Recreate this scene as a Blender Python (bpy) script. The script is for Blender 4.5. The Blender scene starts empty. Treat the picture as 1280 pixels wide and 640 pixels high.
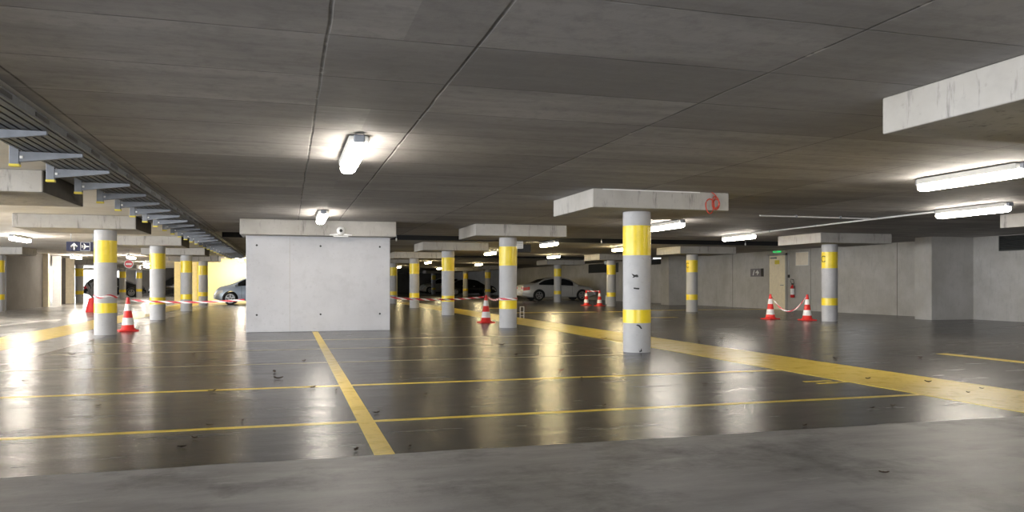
import bpy, bmesh, math, random
from mathutils import Vector, Matrix
random.seed(7)
PI = math.pi
H = 1.05                      # eye height in metres; plan dimensions below are multiples of it
SC = bpy.context.scene
COL = SC.collection
THETA = math.radians(16.1)
FPX, HV = 970.0, 355.0

# ------------------------------------------------------------------ camera
cam_d = bpy.data.cameras.new('camera'); cam = bpy.data.objects.new('camera', cam_d); COL.objects.link(cam)
cam.location = (0, 0, H); cam.rotation_euler = (PI/2, 0, -THETA)
cam_d.sensor_width = 36.0; cam_d.lens = 36.0*FPX/1280.0; cam_d.shift_y = (HV-320.0)/1280.0
cam_d.clip_end = 400
SC.camera = cam
# ------------------------------------------------------------------ world, exposure, daylight
SC.view_settings.view_transform = 'Standard'; SC.view_settings.look = 'None'
SC.view_settings.gamma = 1.0; SC.view_settings.use_curve_mapping = False
SC.view_settings.exposure = 0.6
W = bpy.data.worlds.new('daylight'); SC.world = W; W.use_nodes = True
W.node_tree.nodes['Background'].inputs[0].default_value = (0.93, 0.97, 1.0, 1)
W.node_tree.nodes['Background'].inputs[1].default_value = 2.2
LAMP_NEAR, LAMP_FAR = 38.0, 46.0
SC.cycles.max_bounces = 8; SC.cycles.diffuse_bounces = 5; SC.cycles.glossy_bounces = 4
SC.cycles.sample_clamp_indirect = 6.0
def area(name, loc, rot, sx, sy, power, color=(1, 1, 1)):
    d = bpy.data.lights.new(name, 'AREA'); d.shape = 'RECTANGLE'; d.size = sx; d.size_y = sy
    d.energy = power; d.color = color
    o = bpy.data.objects.new(name, d); COL.objects.link(o); o.location = loc; o.rotation_euler = rot
    return o
# daylight through the open entrance behind the camera and through the far left facade openings
area('daylight_entrance', (0.5*H, -8.6*H, 1.15*H), (PI/2, 0, 0), 11*H, 2.1*H, 640, (0.95, 0.97, 1.0))
area('daylight_left', (-17.2*H, 8.0*H, 1.25*H), (PI/2, 0, -PI/2), 32*H, 2.0*H, 4000, (0.95, 0.975, 1.0))
area('daylight_facade', (-15.8*H, 69.6*H, 1.3*H), (-PI/2, 0, 0), 3.0*H, 1.9*H, 500, (0.95, 0.98, 1.0))

# ------------------------------------------------------------------ helpers
def ground(u, v, z=0.0):
    """point of the plane at height z (units of H above floor) seen at pixel u, v, in metres"""
    d = (1.0-z)*FPX/(v-HV)*H
    xc = (u-640.0)/FPX*d
    return Vector((d*math.sin(THETA)+xc*math.cos(THETA), d*math.cos(THETA)-xc*math.sin(THETA), z*H))

def link(name, me, parent=None):
    o = bpy.data.objects.new(name, me); COL.objects.link(o)
    if parent: o.parent = parent
    return o
def obj(name, bm, m, parent=None, smooth=None, loc=None):
    bmesh.ops.recalc_face_normals(bm, faces=bm.faces[:])
    me = bpy.data.meshes.new(name); bm.to_mesh(me); bm.free()
    for mm in (m if isinstance(m, (list, tuple)) else [m]): me.materials.append(mm)
    if smooth:
        for p in me.polygons: p.use_smooth = True
        try: me.set_sharp_from_angle(angle=math.radians(smooth))
        except Exception: pass
    o = link(name, me, parent)
    if loc is not None: o.location = loc
    return o
def tag(o, label, cat, group=None):
    o['label'] = label; o['category'] = cat
    if group: o['group'] = group
    return o
def thing(name, label, cat, loc=(0, 0, 0), rz=0, group=None):
    o = bpy.data.objects.new(name, None); COL.objects.link(o); o.empty_display_size = 0.1
    o.location = loc; o.rotation_euler = (0, 0, rz)
    return tag(o, label, cat, group)
def struct(o):
    o['kind'] = 'structure'; return o
def copy_tree(o, label=None, loc=None, rz=None):
    c = o.copy(); COL.objects.link(c)
    for ch in list(o.children):
        d = ch.copy(); COL.objects.link(d); d.parent = c
        for g in ch.children:
            e = g.copy(); COL.objects.link(e); e.parent = d
    if label: c['label'] = label
    if loc is not None: c.location = loc
    if rz is not None: c.rotation_euler = (0, 0, rz)
    return c

def box(bm, x0, x1, y0, y1, z0, z1, mi=0):
    v = [bm.verts.new(p) for p in ((x0,y0,z0),(x1,y0,z0),(x1,y1,z0),(x0,y1,z0),(x0,y0,z1),(x1,y0,z1),(x1,y1,z1),(x0,y1,z1))]
    fs = []
    for q in ((0,3,2,1),(4,5,6,7),(0,1,5,4),(1,2,6,5),(2,3,7,6),(3,0,4,7)):
        f = bm.faces.new([v[i] for i in q]); f.material_index = mi; fs.append(f)
    return fs
def bev(bm, w, seg=2):
    bmesh.ops.bevel(bm, geom=bm.edges[:], offset=w, segments=seg, profile=0.5, affect='EDGES')
    return bm
def bbox(x0, x1, y0, y1, z0, z1, w=0.004, seg=2):
    bm = bmesh.new(); box(bm, x0, x1, y0, y1, z0, z1); return bev(bm, w, seg) if w else bm
def lathe(bm, prof, n=32, c=(0, 0), cap=True, a0=0.0, axis='z'):
    rings = []
    def P(r, z, a):
        if axis == 'z': return (c[0]+r*math.cos(a), c[1]+r*math.sin(a), z)
        if axis == 'y': return (c[0]+r*math.cos(a), z, c[1]+r*math.sin(a))
        return (z, c[0]+r*math.cos(a), c[1]+r*math.sin(a))
    for r, z in prof:
        rings.append([bm.verts.new(P(r, z, a0+2*PI*k/n)) for k in range(n)])
    for a, b in zip(rings, rings[1:]):
        for k in range(n): bm.faces.new((a[k], a[(k+1) % n], b[(k+1) % n], b[k]))
    if cap:
        bm.faces.new(rings[0][::-1]); bm.faces.new(rings[-1])
    return bm
def tube(bm, pts, r, n=8):
    pts = [Vector(p) for p in pts]; rings = []
    for i, p in enumerate(pts):
        t = (pts[min(i+1, len(pts)-1)]-pts[max(i-1, 0)]).normalized()
        up = Vector((0, 0, 1)) if abs(t.z) < 0.9 else Vector((1, 0, 0))
        a = t.cross(up).normalized(); b = a.cross(t)
        rings.append([bm.verts.new(p+a*(r*math.cos(2*PI*k/n))+b*(r*math.sin(2*PI*k/n))) for k in range(n)])
    for a, b in zip(rings, rings[1:]):
        for k in range(n): bm.faces.new((a[k], a[(k+1) % n], b[(k+1) % n], b[k]))
    bm.faces.new(rings[0][::-1]); bm.faces.new(rings[-1])
    return bm
def poly(bm, pts, t, mi=0):
    """flat polygon given as 3-D points, thickened by vector t"""
    a = [bm.verts.new(p) for p in pts]; b = [bm.verts.new(Vector(p)+t) for p in pts]
    bm.faces.new(a).material_index = mi; bm.faces.new(b[::-1]).material_index = mi
    n = len(pts)
    for i in range(n): bm.faces.new((a[i], b[i], b[(i+1) % n], a[(i+1) % n])).material_index = mi
    return bm

# ------------------------------------------------------------------ materials
class NT:
    def __init__(s, name):
        s.m = bpy.data.materials.new(name); s.m.use_nodes = True; s.t = s.m.node_tree; s.n = s.t.nodes; s.l = s.t.links
        s.p = s.n['Principled BSDF']
        s.pos = None
    def position(s):
        if not s.pos: s.pos = s.n.new('ShaderNodeNewGeometry').outputs['Position']
        return s.pos
    def set(s, k, v): 
        if hasattr(v, 'is_linked'): s.l.new(v, s.p.inputs[k])
        else: s.p.inputs[k].default_value = v
    def vmap(s, scale, vec=None):
        mp = s.n.new('ShaderNodeMapping'); mp.inputs['Scale'].default_value = scale
        s.l.new(vec or s.position(), mp.inputs['Vector']); return mp.outputs[0]
    def noise(s, scale, detail=4, rough=0.55, stretch=(1, 1, 1), vec=None):
        n = s.n.new('ShaderNodeTexNoise'); n.inputs['Scale'].default_value = scale
        n.inputs['Detail'].default_value = detail; n.inputs['Roughness'].default_value = rough
        s.l.new(s.vmap(stretch, vec), n.inputs['Vector']); return n.outputs[0]
    def ramp(s, f, stops):
        r = s.n.new('ShaderNodeValToRGB'); e = r.color_ramp.elements
        while len(e) < len(stops): e.new(0.5)
        for i, (p, c) in enumerate(stops):
            e[i].position = p; e[i].color = (c, c, c, 1) if not isinstance(c, tuple) else (*c, 1)
        s.l.new(f, r.inputs[0]); return r.outputs[0]
    def mix(s, f, a, b, mode='MIX'):
        m = s.n.new('ShaderNodeMix'); m.data_type = 'RGBA'; m.blend_type = mode
        for k, v in ((0, f), (6, a), (7, b)):
            if hasattr(v, 'is_linked'): s.l.new(v, m.inputs[k])
            else: m.inputs[k].default_value = v if k == 0 else (*v, 1)
        return m.outputs[2]
    def math(s, op, a, b=0.0, c=None):
        m = s.n.new('ShaderNodeMath'); m.operation = op
        for k, v in ((0, a), (1, b), (2, c)):
            if v is None: continue
            if hasattr(v, 'is_linked'): s.l.new(v, m.inputs[k])
            else: m.inputs[k].default_value = v
        return m.outputs[0]
    def sep(s, vec=None):
        x = s.n.new('ShaderNodeSeparateXYZ'); s.l.new(vec or s.position(), x.inputs[0]); return x.outputs
    def bump(s, h, strength, dist=0.01, chain=None):
        b = s.n.new('ShaderNodeBump'); b.inputs['Strength'].default_value = strength; b.inputs['Distance'].default_value = dist
        s.l.new(h, b.inputs['Height'])
        if chain: s.l.new(chain, b.inputs['Normal'])
        s.l.new(b.outputs[0], s.p.inputs['Normal']); return b.outputs[0]

def plain(name, c, rough=0.5, metal=0.0, vary=0.06, spec=0.5, emit=None, es=0):
    t = NT(name); c = tuple(c)
    n = t.noise(9.0, 3)
    t.set('Base Color', t.mix(t.ramp(n, [(0.3, 0.0), (0.7, 1.0)]), tuple(x*(1-vary) for x in c), tuple(min(1, x*(1+vary)) for x in c)))
    t.set('Roughness', rough); t.set('Metallic', metal); t.set('Specular IOR Level', spec)
    if emit: t.set('Emission Color', (*emit, 1)); t.set('Emission Strength', es)
    return t.m
def concrete(name, c, vary=0.16, rough=0.75, drip=0.0, joints=None, bump=0.25, warm=(1.0, 0.97, 0.92)):
    t = NT(name)
    big = t.noise(0.9, 5, 0.6); mid = t.noise(5.0, 6, 0.65); fine = t.noise(60, 3, 0.6)
    lo = tuple(x*(1-vary)*w for x, w in zip(c, warm)); hi = tuple(min(1, x*(1+vary)) for x in c)
    col = t.mix(t.ramp(big, [(0.32, 0.0), (0.68, 1.0)]), lo, hi)
    col = t.mix(t.math('MULTIPLY', t.ramp(mid, [(0.5, 0.0), (0.75, 1.0)]), 0.35), col, tuple(x*0.72 for x in c))
    pores = t.ramp(t.noise(22, 2, 0.5), [(0.66, 0.0), (0.74, 1.0)])
    col = t.mix(t.math('MULTIPLY', pores, 0.25), col, tuple(x*0.5 for x in c))
    if drip:
        d = t.ramp(t.noise(3.0, 5, 0.7, (3.2, 3.2, 0.5)), [(0.56, 0.0), (0.70, 1.0)])
        col = t.mix(t.math('MULTIPLY', d, drip), col, tuple(x*0.3 for x in c))
    t.set('Base Color', col); t.set('Roughness', rough); t.set('Specular IOR Level', 0.3)
    t.bump(t.math('ADD', mid, t.math('MULTIPLY', fine, 0.3)), bump, 0.01)
    return t.m

def make_ceiling():
    t = NT('board_marked_ceiling'); X, Y, Z = t.sep()
    warp = t.math('MULTIPLY', t.math('SUBTRACT', t.noise(1.3, 2), 0.5), 0.025)
    Xw = t.math('ADD', X, warp); Yw = t.math('ADD', Y, warp)
    side = t.math('GREATER_THAN', X, 0.6*H)
    off = t.math('MULTIPLY_ADD', side, 0.81*H, 0.20*H)
    xs = t.math('SUBTRACT', Xw, off)
    dx = t.math('PINGPONG', xs, 1.87*H/2)
    ys = t.math('SUBTRACT', Yw, 4.2*H-20*0.85*H)
    dy = t.math('PINGPONG', ys, 0.85*H/2)
    jx = t.ramp(t.math('MULTIPLY', dx, 10.0), [(0.04, 1.0), (0.13, 0.0)])
    jy = t.ramp(t.math('MULTIPLY', dy, 10.0), [(0.02, 1.0), (0.11, 0.0)])
    # tone of each board
    cx = t.math('FLOOR', t.math('DIVIDE', xs, 1.87*H)); cy = t.math('FLOOR', t.math('DIVIDE', ys, 0.85*H))
    cmb = t.n.new('ShaderNodeCombineXYZ'); t.l.new(t.math('ADD', cx, t.math('MULTIPLY', side, 31)), cmb.inputs[0]); t.l.new(cy, cmb.inputs[1])
    wn = t.n.new('ShaderNodeTexWhiteNoise'); wn.noise_dimensions = '2D'; t.l.new(cmb.outputs[0], wn.inputs['Vector'])
    base = (0.40, 0.384, 0.374)
    col = t.mix(wn.outputs['Value'], tuple(x*0.74 for x in base), tuple(x*1.12 for x in base))
    bl = t.ramp(t.noise(0.8, 7, 0.7, (0.45, 2.4, 1)), [(0.42, 0.0), (0.62, 1.0)])
    col = t.mix(t.math('MULTIPLY', bl, 0.65), col, tuple(x*0.55 for x in base))
    col = t.mix(t.math('MULTIPLY', t.ramp(t.noise(7, 5, 0.7), [(0.48, 0.0), (0.72, 1.0)]), 0.55), col, tuple(x*0.55 for x in base))
    worn = t.ramp(t.noise(2.2, 4, 0.7), [(0.35, 0.35), (0.62, 1.0)])
    col = t.mix(t.math('MULTIPLY', t.math('MULTIPLY', jx, worn), 0.85), col, (0.035, 0.033, 0.031))
    col = t.mix(t.math('MULTIPLY', t.math('MULTIPLY', jy, worn), 0.75), col, (0.06, 0.056, 0.052))
    chips = t.math('MULTIPLY', t.ramp(t.math('MULTIPLY', dx, 10.0), [(0.0, 1.0), (0.3, 0.0)]), t.ramp(t.noise(6, 3, 0.6), [(0.62, 0.0), (0.68, 1.0)]))
    col = t.mix(t.math('MULTIPLY', chips, 0.6), col, (0.5, 0.48, 0.45))
    t.set('Base Color', col); t.set('Roughness', 0.75); t.set('Specular IOR Level', 0.3)
    h = t.math('SUBTRACT', t.math('MULTIPLY', t.noise(9, 5, 0.6), 0.4), t.math('MAXIMUM', jx, jy))
    t.bump(h, 0.5, 0.012)
    return t.m
def make_floor():
    t = NT('coated_floor'); X, Y, Z = t.sep()
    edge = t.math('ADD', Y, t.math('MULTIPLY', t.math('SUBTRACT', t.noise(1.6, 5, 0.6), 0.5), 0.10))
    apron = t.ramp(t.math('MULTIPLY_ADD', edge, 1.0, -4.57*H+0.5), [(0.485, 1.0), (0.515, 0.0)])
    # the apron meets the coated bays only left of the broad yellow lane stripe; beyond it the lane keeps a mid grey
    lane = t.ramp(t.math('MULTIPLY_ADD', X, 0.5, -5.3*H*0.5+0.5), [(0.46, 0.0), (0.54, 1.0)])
    big = t.ramp(t.noise(0.45, 6, 0.62), [(0.3, 0.0), (0.7, 1.0)])
    mid = t.ramp(t.noise(2.6, 6, 0.65, (0.5, 1.5, 1)), [(0.35, 0.0), (0.7, 1.0)])
    streak = t.ramp(t.noise(1.4, 6, 0.7, (0.35, 2.6, 1)), [(0.40, 0.0), (0.72, 1.0)])
    dark = t.mix(big, (0.030, 0.028, 0.028), (0.060, 0.057, 0.057))
    dark = t.mix(t.math('MULTIPLY', streak, 0.5), dark, (0.115, 0.108, 0.105))
    lanec = t.mix(mid, (0.072, 0.067, 0.063), (0.105, 0.098, 0.092))
    dark = t.mix(lane, dark, lanec)
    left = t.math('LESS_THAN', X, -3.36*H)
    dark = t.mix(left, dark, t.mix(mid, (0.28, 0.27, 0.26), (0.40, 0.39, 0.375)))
    light = t.mix(mid, (0.22, 0.213, 0.209), (0.35, 0.34, 0.335))
    light = t.mix(t.math('MULTIPLY', t.ramp(t.noise(1.1, 7, 0.7), [(0.50, 0.0), (0.66, 1.0)]), 0.75), light, (0.075, 0.072, 0.07))
    light = t.mix(t.math('MULTIPLY', t.ramp(t.noise(2.2, 6, 0.75, (0.6, 2.2, 1)), [(0.57, 0.0), (0.66, 1.0)]), 0.5), light, (0.40, 0.39, 0.38))
    col = t.mix(apron, dark, light)
    jd = t.math('ABSOLUTE', t.math('ADD', t.math('ADD', X, 3.36*H), t.math('MULTIPLY', t.math('SUBTRACT', t.noise(2, 3), 0.5), 0.05)))
    col = t.mix(t.ramp(t.math('MULTIPLY', jd, 10), [(0.06, 0.8), (0.16, 0.0)]), col, (0.02, 0.019, 0.018))
    spk = t.ramp(t.noise(45, 2, 0.5), [(0.74, 0.0), (0.80, 1.0)])
    col = t.mix(t.math('MULTIPLY', spk, 0.5), col, (0.26, 0.25, 0.24))
    t.set('Base Color', col)
    r = t.math('ADD', t.math('MULTIPLY_ADD', mid, 0.07, 0.19), t.math('MULTIPLY', streak, 0.06))
    r = t.math('ADD', r, t.math('MULTIPLY', apron, 0.24))
    t.set('Roughness', r); t.set('Specular IOR Level', t.math('MULTIPLY_ADD', apron, -0.20, 0.42))
    b = t.bump(t.noise(7.0, 3, 0.5, (0.7, 2.6, 1)), 0.07, 0.012)
    t.bump(t.noise(42, 3, 0.6, (0.7, 1.5, 1)), 0.32, 0.006, b)
    return t.m
def make_paint(name, c, wear=0.5):
    t = NT(name)
    n1 = t.ramp(t.noise(4.0, 7, 0.7), [(0.50, 0.0), (0.72, 1.0)]); n2 = t.ramp(t.noise(30, 4, 0.7), [(0.55, 0.0), (0.72, 1.0)])
    col = t.mix(t.math('MULTIPLY', n1, wear), c, tuple(x*0.45 for x in c))
    col = t.mix(t.math('MULTIPLY', n2, wear*0.8), col, (0.12, 0.11, 0.09))
    t.set('Base Color', col); t.set('Roughness', t.math('MULTIPLY_ADD', n1, 0.2, 0.30))
    t.bump(t.noise(38, 3, 0.6), 0.08, 0.006)
    return t.m
def make_tape():
    t = NT('barrier_tape_stripes'); uv = t.n.new('ShaderNodeUVMap').outputs[0]; s = t.sep(uv)
    d = t.math('ADD', s[0], t.math('MULTIPLY', s[1], 0.5))
    f = t.math('GREATER_THAN', t.math('FRACT', d), 0.42)
    t.set('Base Color', t.mix(f, (0.85, 0.83, 0.82), (0.55, 0.03, 0.045))); t.set('Roughness', 0.35)
    return t.m
M = {}
M['ceiling'] = make_ceiling(); M['floor'] = make_floor()
M['ceilleft'] = concrete('pale_smooth_ceiling', (0.72, 0.70, 0.67), 0.10, 0.75, bump=0.1)
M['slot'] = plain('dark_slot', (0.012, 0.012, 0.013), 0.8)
M['pier'] = concrete('pale_pier_concrete', (0.50, 0.50, 0.52), 0.07, 0.7, bump=0.12, warm=(1, 1, 1))
M['col'] = concrete('column_concrete', (0.44, 0.437, 0.445), 0.10, 0.65, bump=0.2, warm=(1, 1, 1))
M['cap'] = concrete('column_head_concrete', (0.40, 0.385, 0.365), 0.16, 0.75, drip=0.75)
M['wall'] = concrete('wall_concrete', (0.43, 0.42, 0.405), 0.14, 0.75, drip=0.22)
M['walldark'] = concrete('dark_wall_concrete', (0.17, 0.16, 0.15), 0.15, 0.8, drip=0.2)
M['cream'] = plain('cream_paint', (0.88, 0.74, 0.36), 0.6)
M['creampier'] = plain('cream_pier_paint', (0.86, 0.76, 0.57), 0.6)
M['white'] = plain('white_paint', (0.78, 0.78, 0.77), 0.45)
M['yband'] = make_paint('yellow_band_paint', (0.84, 0.64, 0.030), 0.2)
M['yline'] = make_paint('yellow_floor_paint', (0.74, 0.53, 0.06), 0.5)
M['yfaded'] = make_paint('faded_yellow_floor_paint', (0.42, 0.35, 0.20), 0.8)
M['wline'] = make_paint('white_floor_paint', (0.6, 0.58, 0.55), 0.6)
M['black'] = plain('black_plastic', (0.012, 0.012, 0.013), 0.5)
M['rubber'] = plain('tyre_rubber', (0.012, 0.012, 0.012), 0.8)
M['galv'] = plain('galvanized_steel', (0.22, 0.235, 0.265), 0.5, 0.4, 0.12)
M['tray'] = plain('tray_steel', (0.12, 0.128, 0.14), 0.5, 0.4, 0.15)
M['cable'] = plain('cable_sheath', (0.035, 0.033, 0.032), 0.6)
M['ycap'] = plain('yellow_plastic_cap', (0.75, 0.62, 0.08), 0.5)
M['housing'] = plain('lamp_housing', (0.55, 0.55, 0.53), 0.45)
M['tube_near'] = plain('lit_diffuser', (0.9, 0.88, 0.82), 0.4, emit=(1.0, 0.92, 0.80), es=LAMP_NEAR)
M['tube_far'] = plain('warm_lit_diffuser', (0.9, 0.85, 0.7), 0.4, emit=(1.0, 0.82, 0.46), es=LAMP_FAR)
M['tube_left'] = plain('white_lit_diffuser', (0.9, 0.88, 0.84), 0.4, emit=(1.0, 0.91, 0.80), es=LAMP_FAR*2.2)
M['red'] = plain('cone_red', (0.72, 0.035, 0.03), 0.45)
M['conewhite'] = plain('cone_white', (0.82, 0.80, 0.79), 0.45)
M['tape'] = make_tape()
M['navy'] = plain('navy_sign', (0.005, 0.008, 0.045), 0.55)
M['greysign'] = plain('grey_sign', (0.16, 0.15, 0.17), 0.5)
M['signwhite'] = plain('sign_white', (0.8, 0.8, 0.8), 0.5)
M['green'] = plain('exit_green', (0.03, 0.45, 0.10), 0.4, emit=(0.05, 0.8, 0.2), es=0.5)
M['extred'] = plain('extinguisher_red', (0.6, 0.02, 0.02), 0.3)
M['glass'] = plain('car_glass', (0.012, 0.013, 0.015), 0.06, 0.0)
M['silver'] = plain('silver_car_paint', (0.48, 0.47, 0.455), 0.28, 0.3, 0.03)
M['blue'] = plain('blue_grey_car_paint', (0.40, 0.47, 0.58), 0.28, 0.2, 0.03)
M['pale'] = plain('pale_car_paint', (0.50, 0.48, 0.42), 0.3, 0.3, 0.03)
M['blackcar'] = plain('black_car_paint', (0.008, 0.008, 0.010), 0.15, 0.0, 0.03)
M['alloy'] = plain('alloy_wheel', (0.60, 0.60, 0.62), 0.3, 0.8)
M['taillight'] = plain('tail_light_red', (0.50, 0.012, 0.015), 0.2)
M['headlight'] = plain('headlight_glass', (0.75, 0.77, 0.8), 0.1)
M['leaf'] = plain('dry_leaf', (0.055, 0.035, 0.02), 0.7, vary=0.4)
M['leafred'] = plain('reddish_leaf', (0.22, 0.06, 0.025), 0.7, vary=0.4)
M['redcable'] = plain('red_cable', (0.55, 0.06, 0.03), 0.5)
M['louvre'] = plain('dark_louvre', (0.045, 0.048, 0.045), 0.6)
M['paper'] = plain('paper_notice', (0.80, 0.72, 0.60), 0.6)
M['board'] = plain('dark_brown_layer', (0.040, 0.030, 0.020), 0.7, vary=0.3)
M['scuff'] = plain('black_scuff', (0.03, 0.03, 0.03), 0.8)
M['twig'] = plain('grey_twigs', (0.16, 0.15, 0.14), 0.8)

# ------------------------------------------------------------------ room shell
ZC = 2.317*H; XL, XR = -17.6*H, 18.6*H; Y0, Y1 = -9*H, 92*H
def h(*a): return [x*H for x in a]
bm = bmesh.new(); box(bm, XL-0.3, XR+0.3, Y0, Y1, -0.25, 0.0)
floor = struct(obj('floor', bm, M['floor']))
# ceiling: the main slab has two dark recessed slots running across; left of the cable tray a paler smooth slab
XS = -1.78*H
bm = bmesh.new()
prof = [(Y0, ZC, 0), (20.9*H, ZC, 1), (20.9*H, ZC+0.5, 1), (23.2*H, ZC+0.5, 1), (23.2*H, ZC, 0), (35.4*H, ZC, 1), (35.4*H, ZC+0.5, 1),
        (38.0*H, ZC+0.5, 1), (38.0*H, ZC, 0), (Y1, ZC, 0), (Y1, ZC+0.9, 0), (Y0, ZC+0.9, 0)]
a = [bm.verts.new((XS, y, z)) for y, z, _ in prof]; b = [bm.verts.new((XR+0.3, y, z)) for y, z, _ in prof]
for i in range(len(prof)):
    j = (i+1) % len(prof); bm.faces.new((a[i], a[j], b[j], b[i])).material_index = prof[i][2]
bm.faces.new(a); bm.faces.new(b)
ceiling = struct(obj('ceiling', bm, [M['ceiling'], M['slot']]))
bm = bmesh.new(); box(bm, XL-0.3, XS, Y0, Y1, ZC, ZC+0.9); struct(obj('ceiling_left', bm, M['ceilleft']))

bm = bmesh.new(); box(bm, XR, XR+0.3, Y0, Y1, 0, ZC); wall_r = struct(obj('wall_right', bm, M['wall']))
# formwork joint grooves on the right wall are thin recessed strips
def wall_joint(y):
    bm = bmesh.new(); box(bm, XR-0.004, XR, y-0.012, y+0.012, 0.0, ZC)
    obj('panel_joint', bm, M['walldark'], wall_r)
for y in (13.6, 15.4, 20.3, 24.55, 29.8): wall_joint(y*H)
bm = bmesh.new(); box(bm, 17.15*H, XR, 17.45*H, 18.05*H, 0, ZC); struct(obj('wall_right_pier', bm, M['wall']))
bm = bmesh.new(); box(bm, 17.3*H, XR, 33.2*H, 34.0*H, 0, ZC); struct(obj('wall_right_pier', bm, M['wall']))
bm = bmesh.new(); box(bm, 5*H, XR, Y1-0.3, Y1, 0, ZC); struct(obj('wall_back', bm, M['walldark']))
# wall behind the camera with the wide entrance opening
bm = bmesh.new()
for x0, x1, z0, z1 in ((XL, -5.2*H, 0, ZC), (6.2*H, XR, 0, ZC)): box(bm, x0, x1, Y0-0.3, Y0, z0, z1)
struct(obj('wall_front', bm, M['wall']))
bm = bmesh.new()
for y0, y1, z0, z1 in ((-9, -8, 0, 2.317), (24, 70, 0, 2.317), (-8, 24, 0, 0.15), (-8, 24, 2.27, 2.317)): box(bm, XL-0.3, XL, y0*H, y1*H, z0*H, z1*H)
struct(obj('wall_left', bm, M['wall']))
# far left facade with its daylight openings
for k, (x0, x1, z0, z1) in enumerate(((-17.6, -17.3, 0, 2.317), (-14.6, -13.75, 0, 2.317), (-12.9, -5.6, 0, 2.317), (-13.75, -12.9, 0, 0.9), (-17.3, -14.6, 2.12, 2.317), (-13.75, -12.9, 2.12, 2.317))):
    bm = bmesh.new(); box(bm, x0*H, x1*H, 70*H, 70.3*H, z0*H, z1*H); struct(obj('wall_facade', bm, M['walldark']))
# cream room at the end of the left aisle
bm = bmesh.new(); box(bm, -5.6*H, 5.8*H, 43.0*H, 70*H, 0, ZC); room = struct(obj('wall_cream', bm, M['cream']))
for x in (-5.2, -4.45, -4.2, -1.2):
    bm = bmesh.new(); tube(bm, [(x*H, 43*H-0.06, 0.0), (x*H, 43*H-0.06, ZC)], 0.055, 10); obj('wall_pipe', bm, M['ycap'], room, 40)
# stair block at the left and its piers
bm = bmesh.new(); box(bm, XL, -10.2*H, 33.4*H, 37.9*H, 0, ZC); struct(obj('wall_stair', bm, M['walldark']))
def cream_post(x0, x1, y0, y1, m, z1=ZC, nm='wall_pier'):
    bm = bmesh.new(); box(bm, x0*H, x1*H, y0*H, y1*H, 0, z1); return struct(obj(nm, bm, m))
p = cream_post(-10.24, -10.0, 37.92, 38.2, M['creampier'])
obj('pier_head', bbox(-10.62*H, -10.25*H, 37.93*H, 38.2*H, 1.92*H, 2.28*H, 0.01), M['creampier'], p)
cream_post(-10.64, -10.3, 41.0, 41.2, M['white'])
cream_post(-10.84, -10.5, 44.1, 44.4, M['creampier'])
cream_post(-11.15, -10.86, 44.1, 44.3, M['walldark'])

# central wall pier with its head beam
bm = bmesh.new(); box(bm, -0.83*H, 2.12*H, 16.85*H, 17.35*H, 0, 2.0*H)
pier = struct(obj('wall_centre', bev(bm, 0.012, 2), M['pier']))
obj('head_beam', bbox(-0.93*H, 2.20*H, 16.45*H, 17.75*H, 2.0*H, ZC-0.003, 0.012), M['cap'], pier)
for x in (-0.62, 0.66, 1.90):
    for z in (0.36, 1.80):
        bm = bmesh.new(); lathe(bm, [(0.022, 16.85*H-0.002), (0.012, 16.85*H+0.001)], 12, (x*H, z*H), axis='y'); obj('tie_hole', bm, M['scuff'], pier)
bm = bmesh.new(); box(bm, 0.03*H, 0.03*H+0.012, 16.85*H-0.002, 16.85*H+0.001, 0.01, 1.99*H); obj('panel_joint', bm, M['wall'], pier)

# ------------------------------------------------------------------ floor paint (parts of the floor)
def strip(pts, m, label, z=0.002):
    bm = bmesh.new(); poly(bm, [(x*H, y*H, 0.0) for x, y in pts], Vector((0, 0, z)))
    o = obj('painted_line', bm, m, floor); o['label'] = label; return o
strip([(0.485, 4.58), (0.605, 4.58), (0.605, 16.8), (0.485, 16.8)], M['yline'], 'yellow line running up to the central wall')
def cross(y, w, x0, x1, m, lab): strip([(x0, y-w/2), (x1, y-w/2), (x1, y+w/2), (x0, y+w/2)], m, lab, 0.0012)
cross(5.72, 0.075, -5.0, 5.50, M['yline'], 'nearest thin yellow bay line')
cross(7.80, 0.085, -5.0, 5.50, M['yline'], 'second thin yellow bay line')
cross(10.15, 0.075, -3.2, 4.6, M['yfaded'], 'faded bay line')
cross(12.3, 0.085, -3.2, 4.6, M['yfaded'], 'faded bay line')
cross(14.3, 0.10, -3.2, 4.6, M['yfaded'], 'faded bay line')
strip([(5.50, -2), (6.58, -2), (6.58, 42), (5.50, 42)], M['yline'], 'broad yellow lane stripe', 0.003)
strip([(-5.15, 4), (-4.15, 4), (-4.15, 42), (-5.15, 42)], M['yline'], 'broad yellow stripe beside the left columns', 0.003)
strip([(8.92, 2), (9.12, 2), (9.12, 9.0), (8.92, 9.0)], M['yline'], 'yellow line at the right')
cross(26.8, 0.55, 12.9, 18.4, M['yline'], 'yellow line in front of the door')
cross(25.8, 0.40, 7.6, 10.6, M['yline'], 'yellow bay line')
cross(25.8, 0.40, 10.9, 12.4, M['yline'], 'yellow bay line')
cross(21.0, 0.30, 9.4, 11.2, M['yline'], 'yellow bay line')
cross(31.0, 0.5, 7.7, 8.9, M['yline'], 'yellow bay line')
strip([(-6.9, 20.6), (-6.5, 23.6), (-6.2, 23.6), (-6.6, 20.6)], M['wline'], 'white arrow stroke')
strip([(-6.15, 24.6), (-6.75, 23.4), (-5.95, 23.4)], M['wline'], 'white arrow head')
for u, v, w in ((1022, 476.5, 0.32), (1034, 479.0, 0.22), (1046, 477.8, 0.22)):
    g = ground(u, v)/H; strip([(g.x-w/2, g.y-0.03), (g.x+w/2, g.y-0.03), (g.x+w/2, g.y+0.03), (g.x-w/2, g.y+0.03)], M['yline'], 'worn yellow paint dash')

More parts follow.
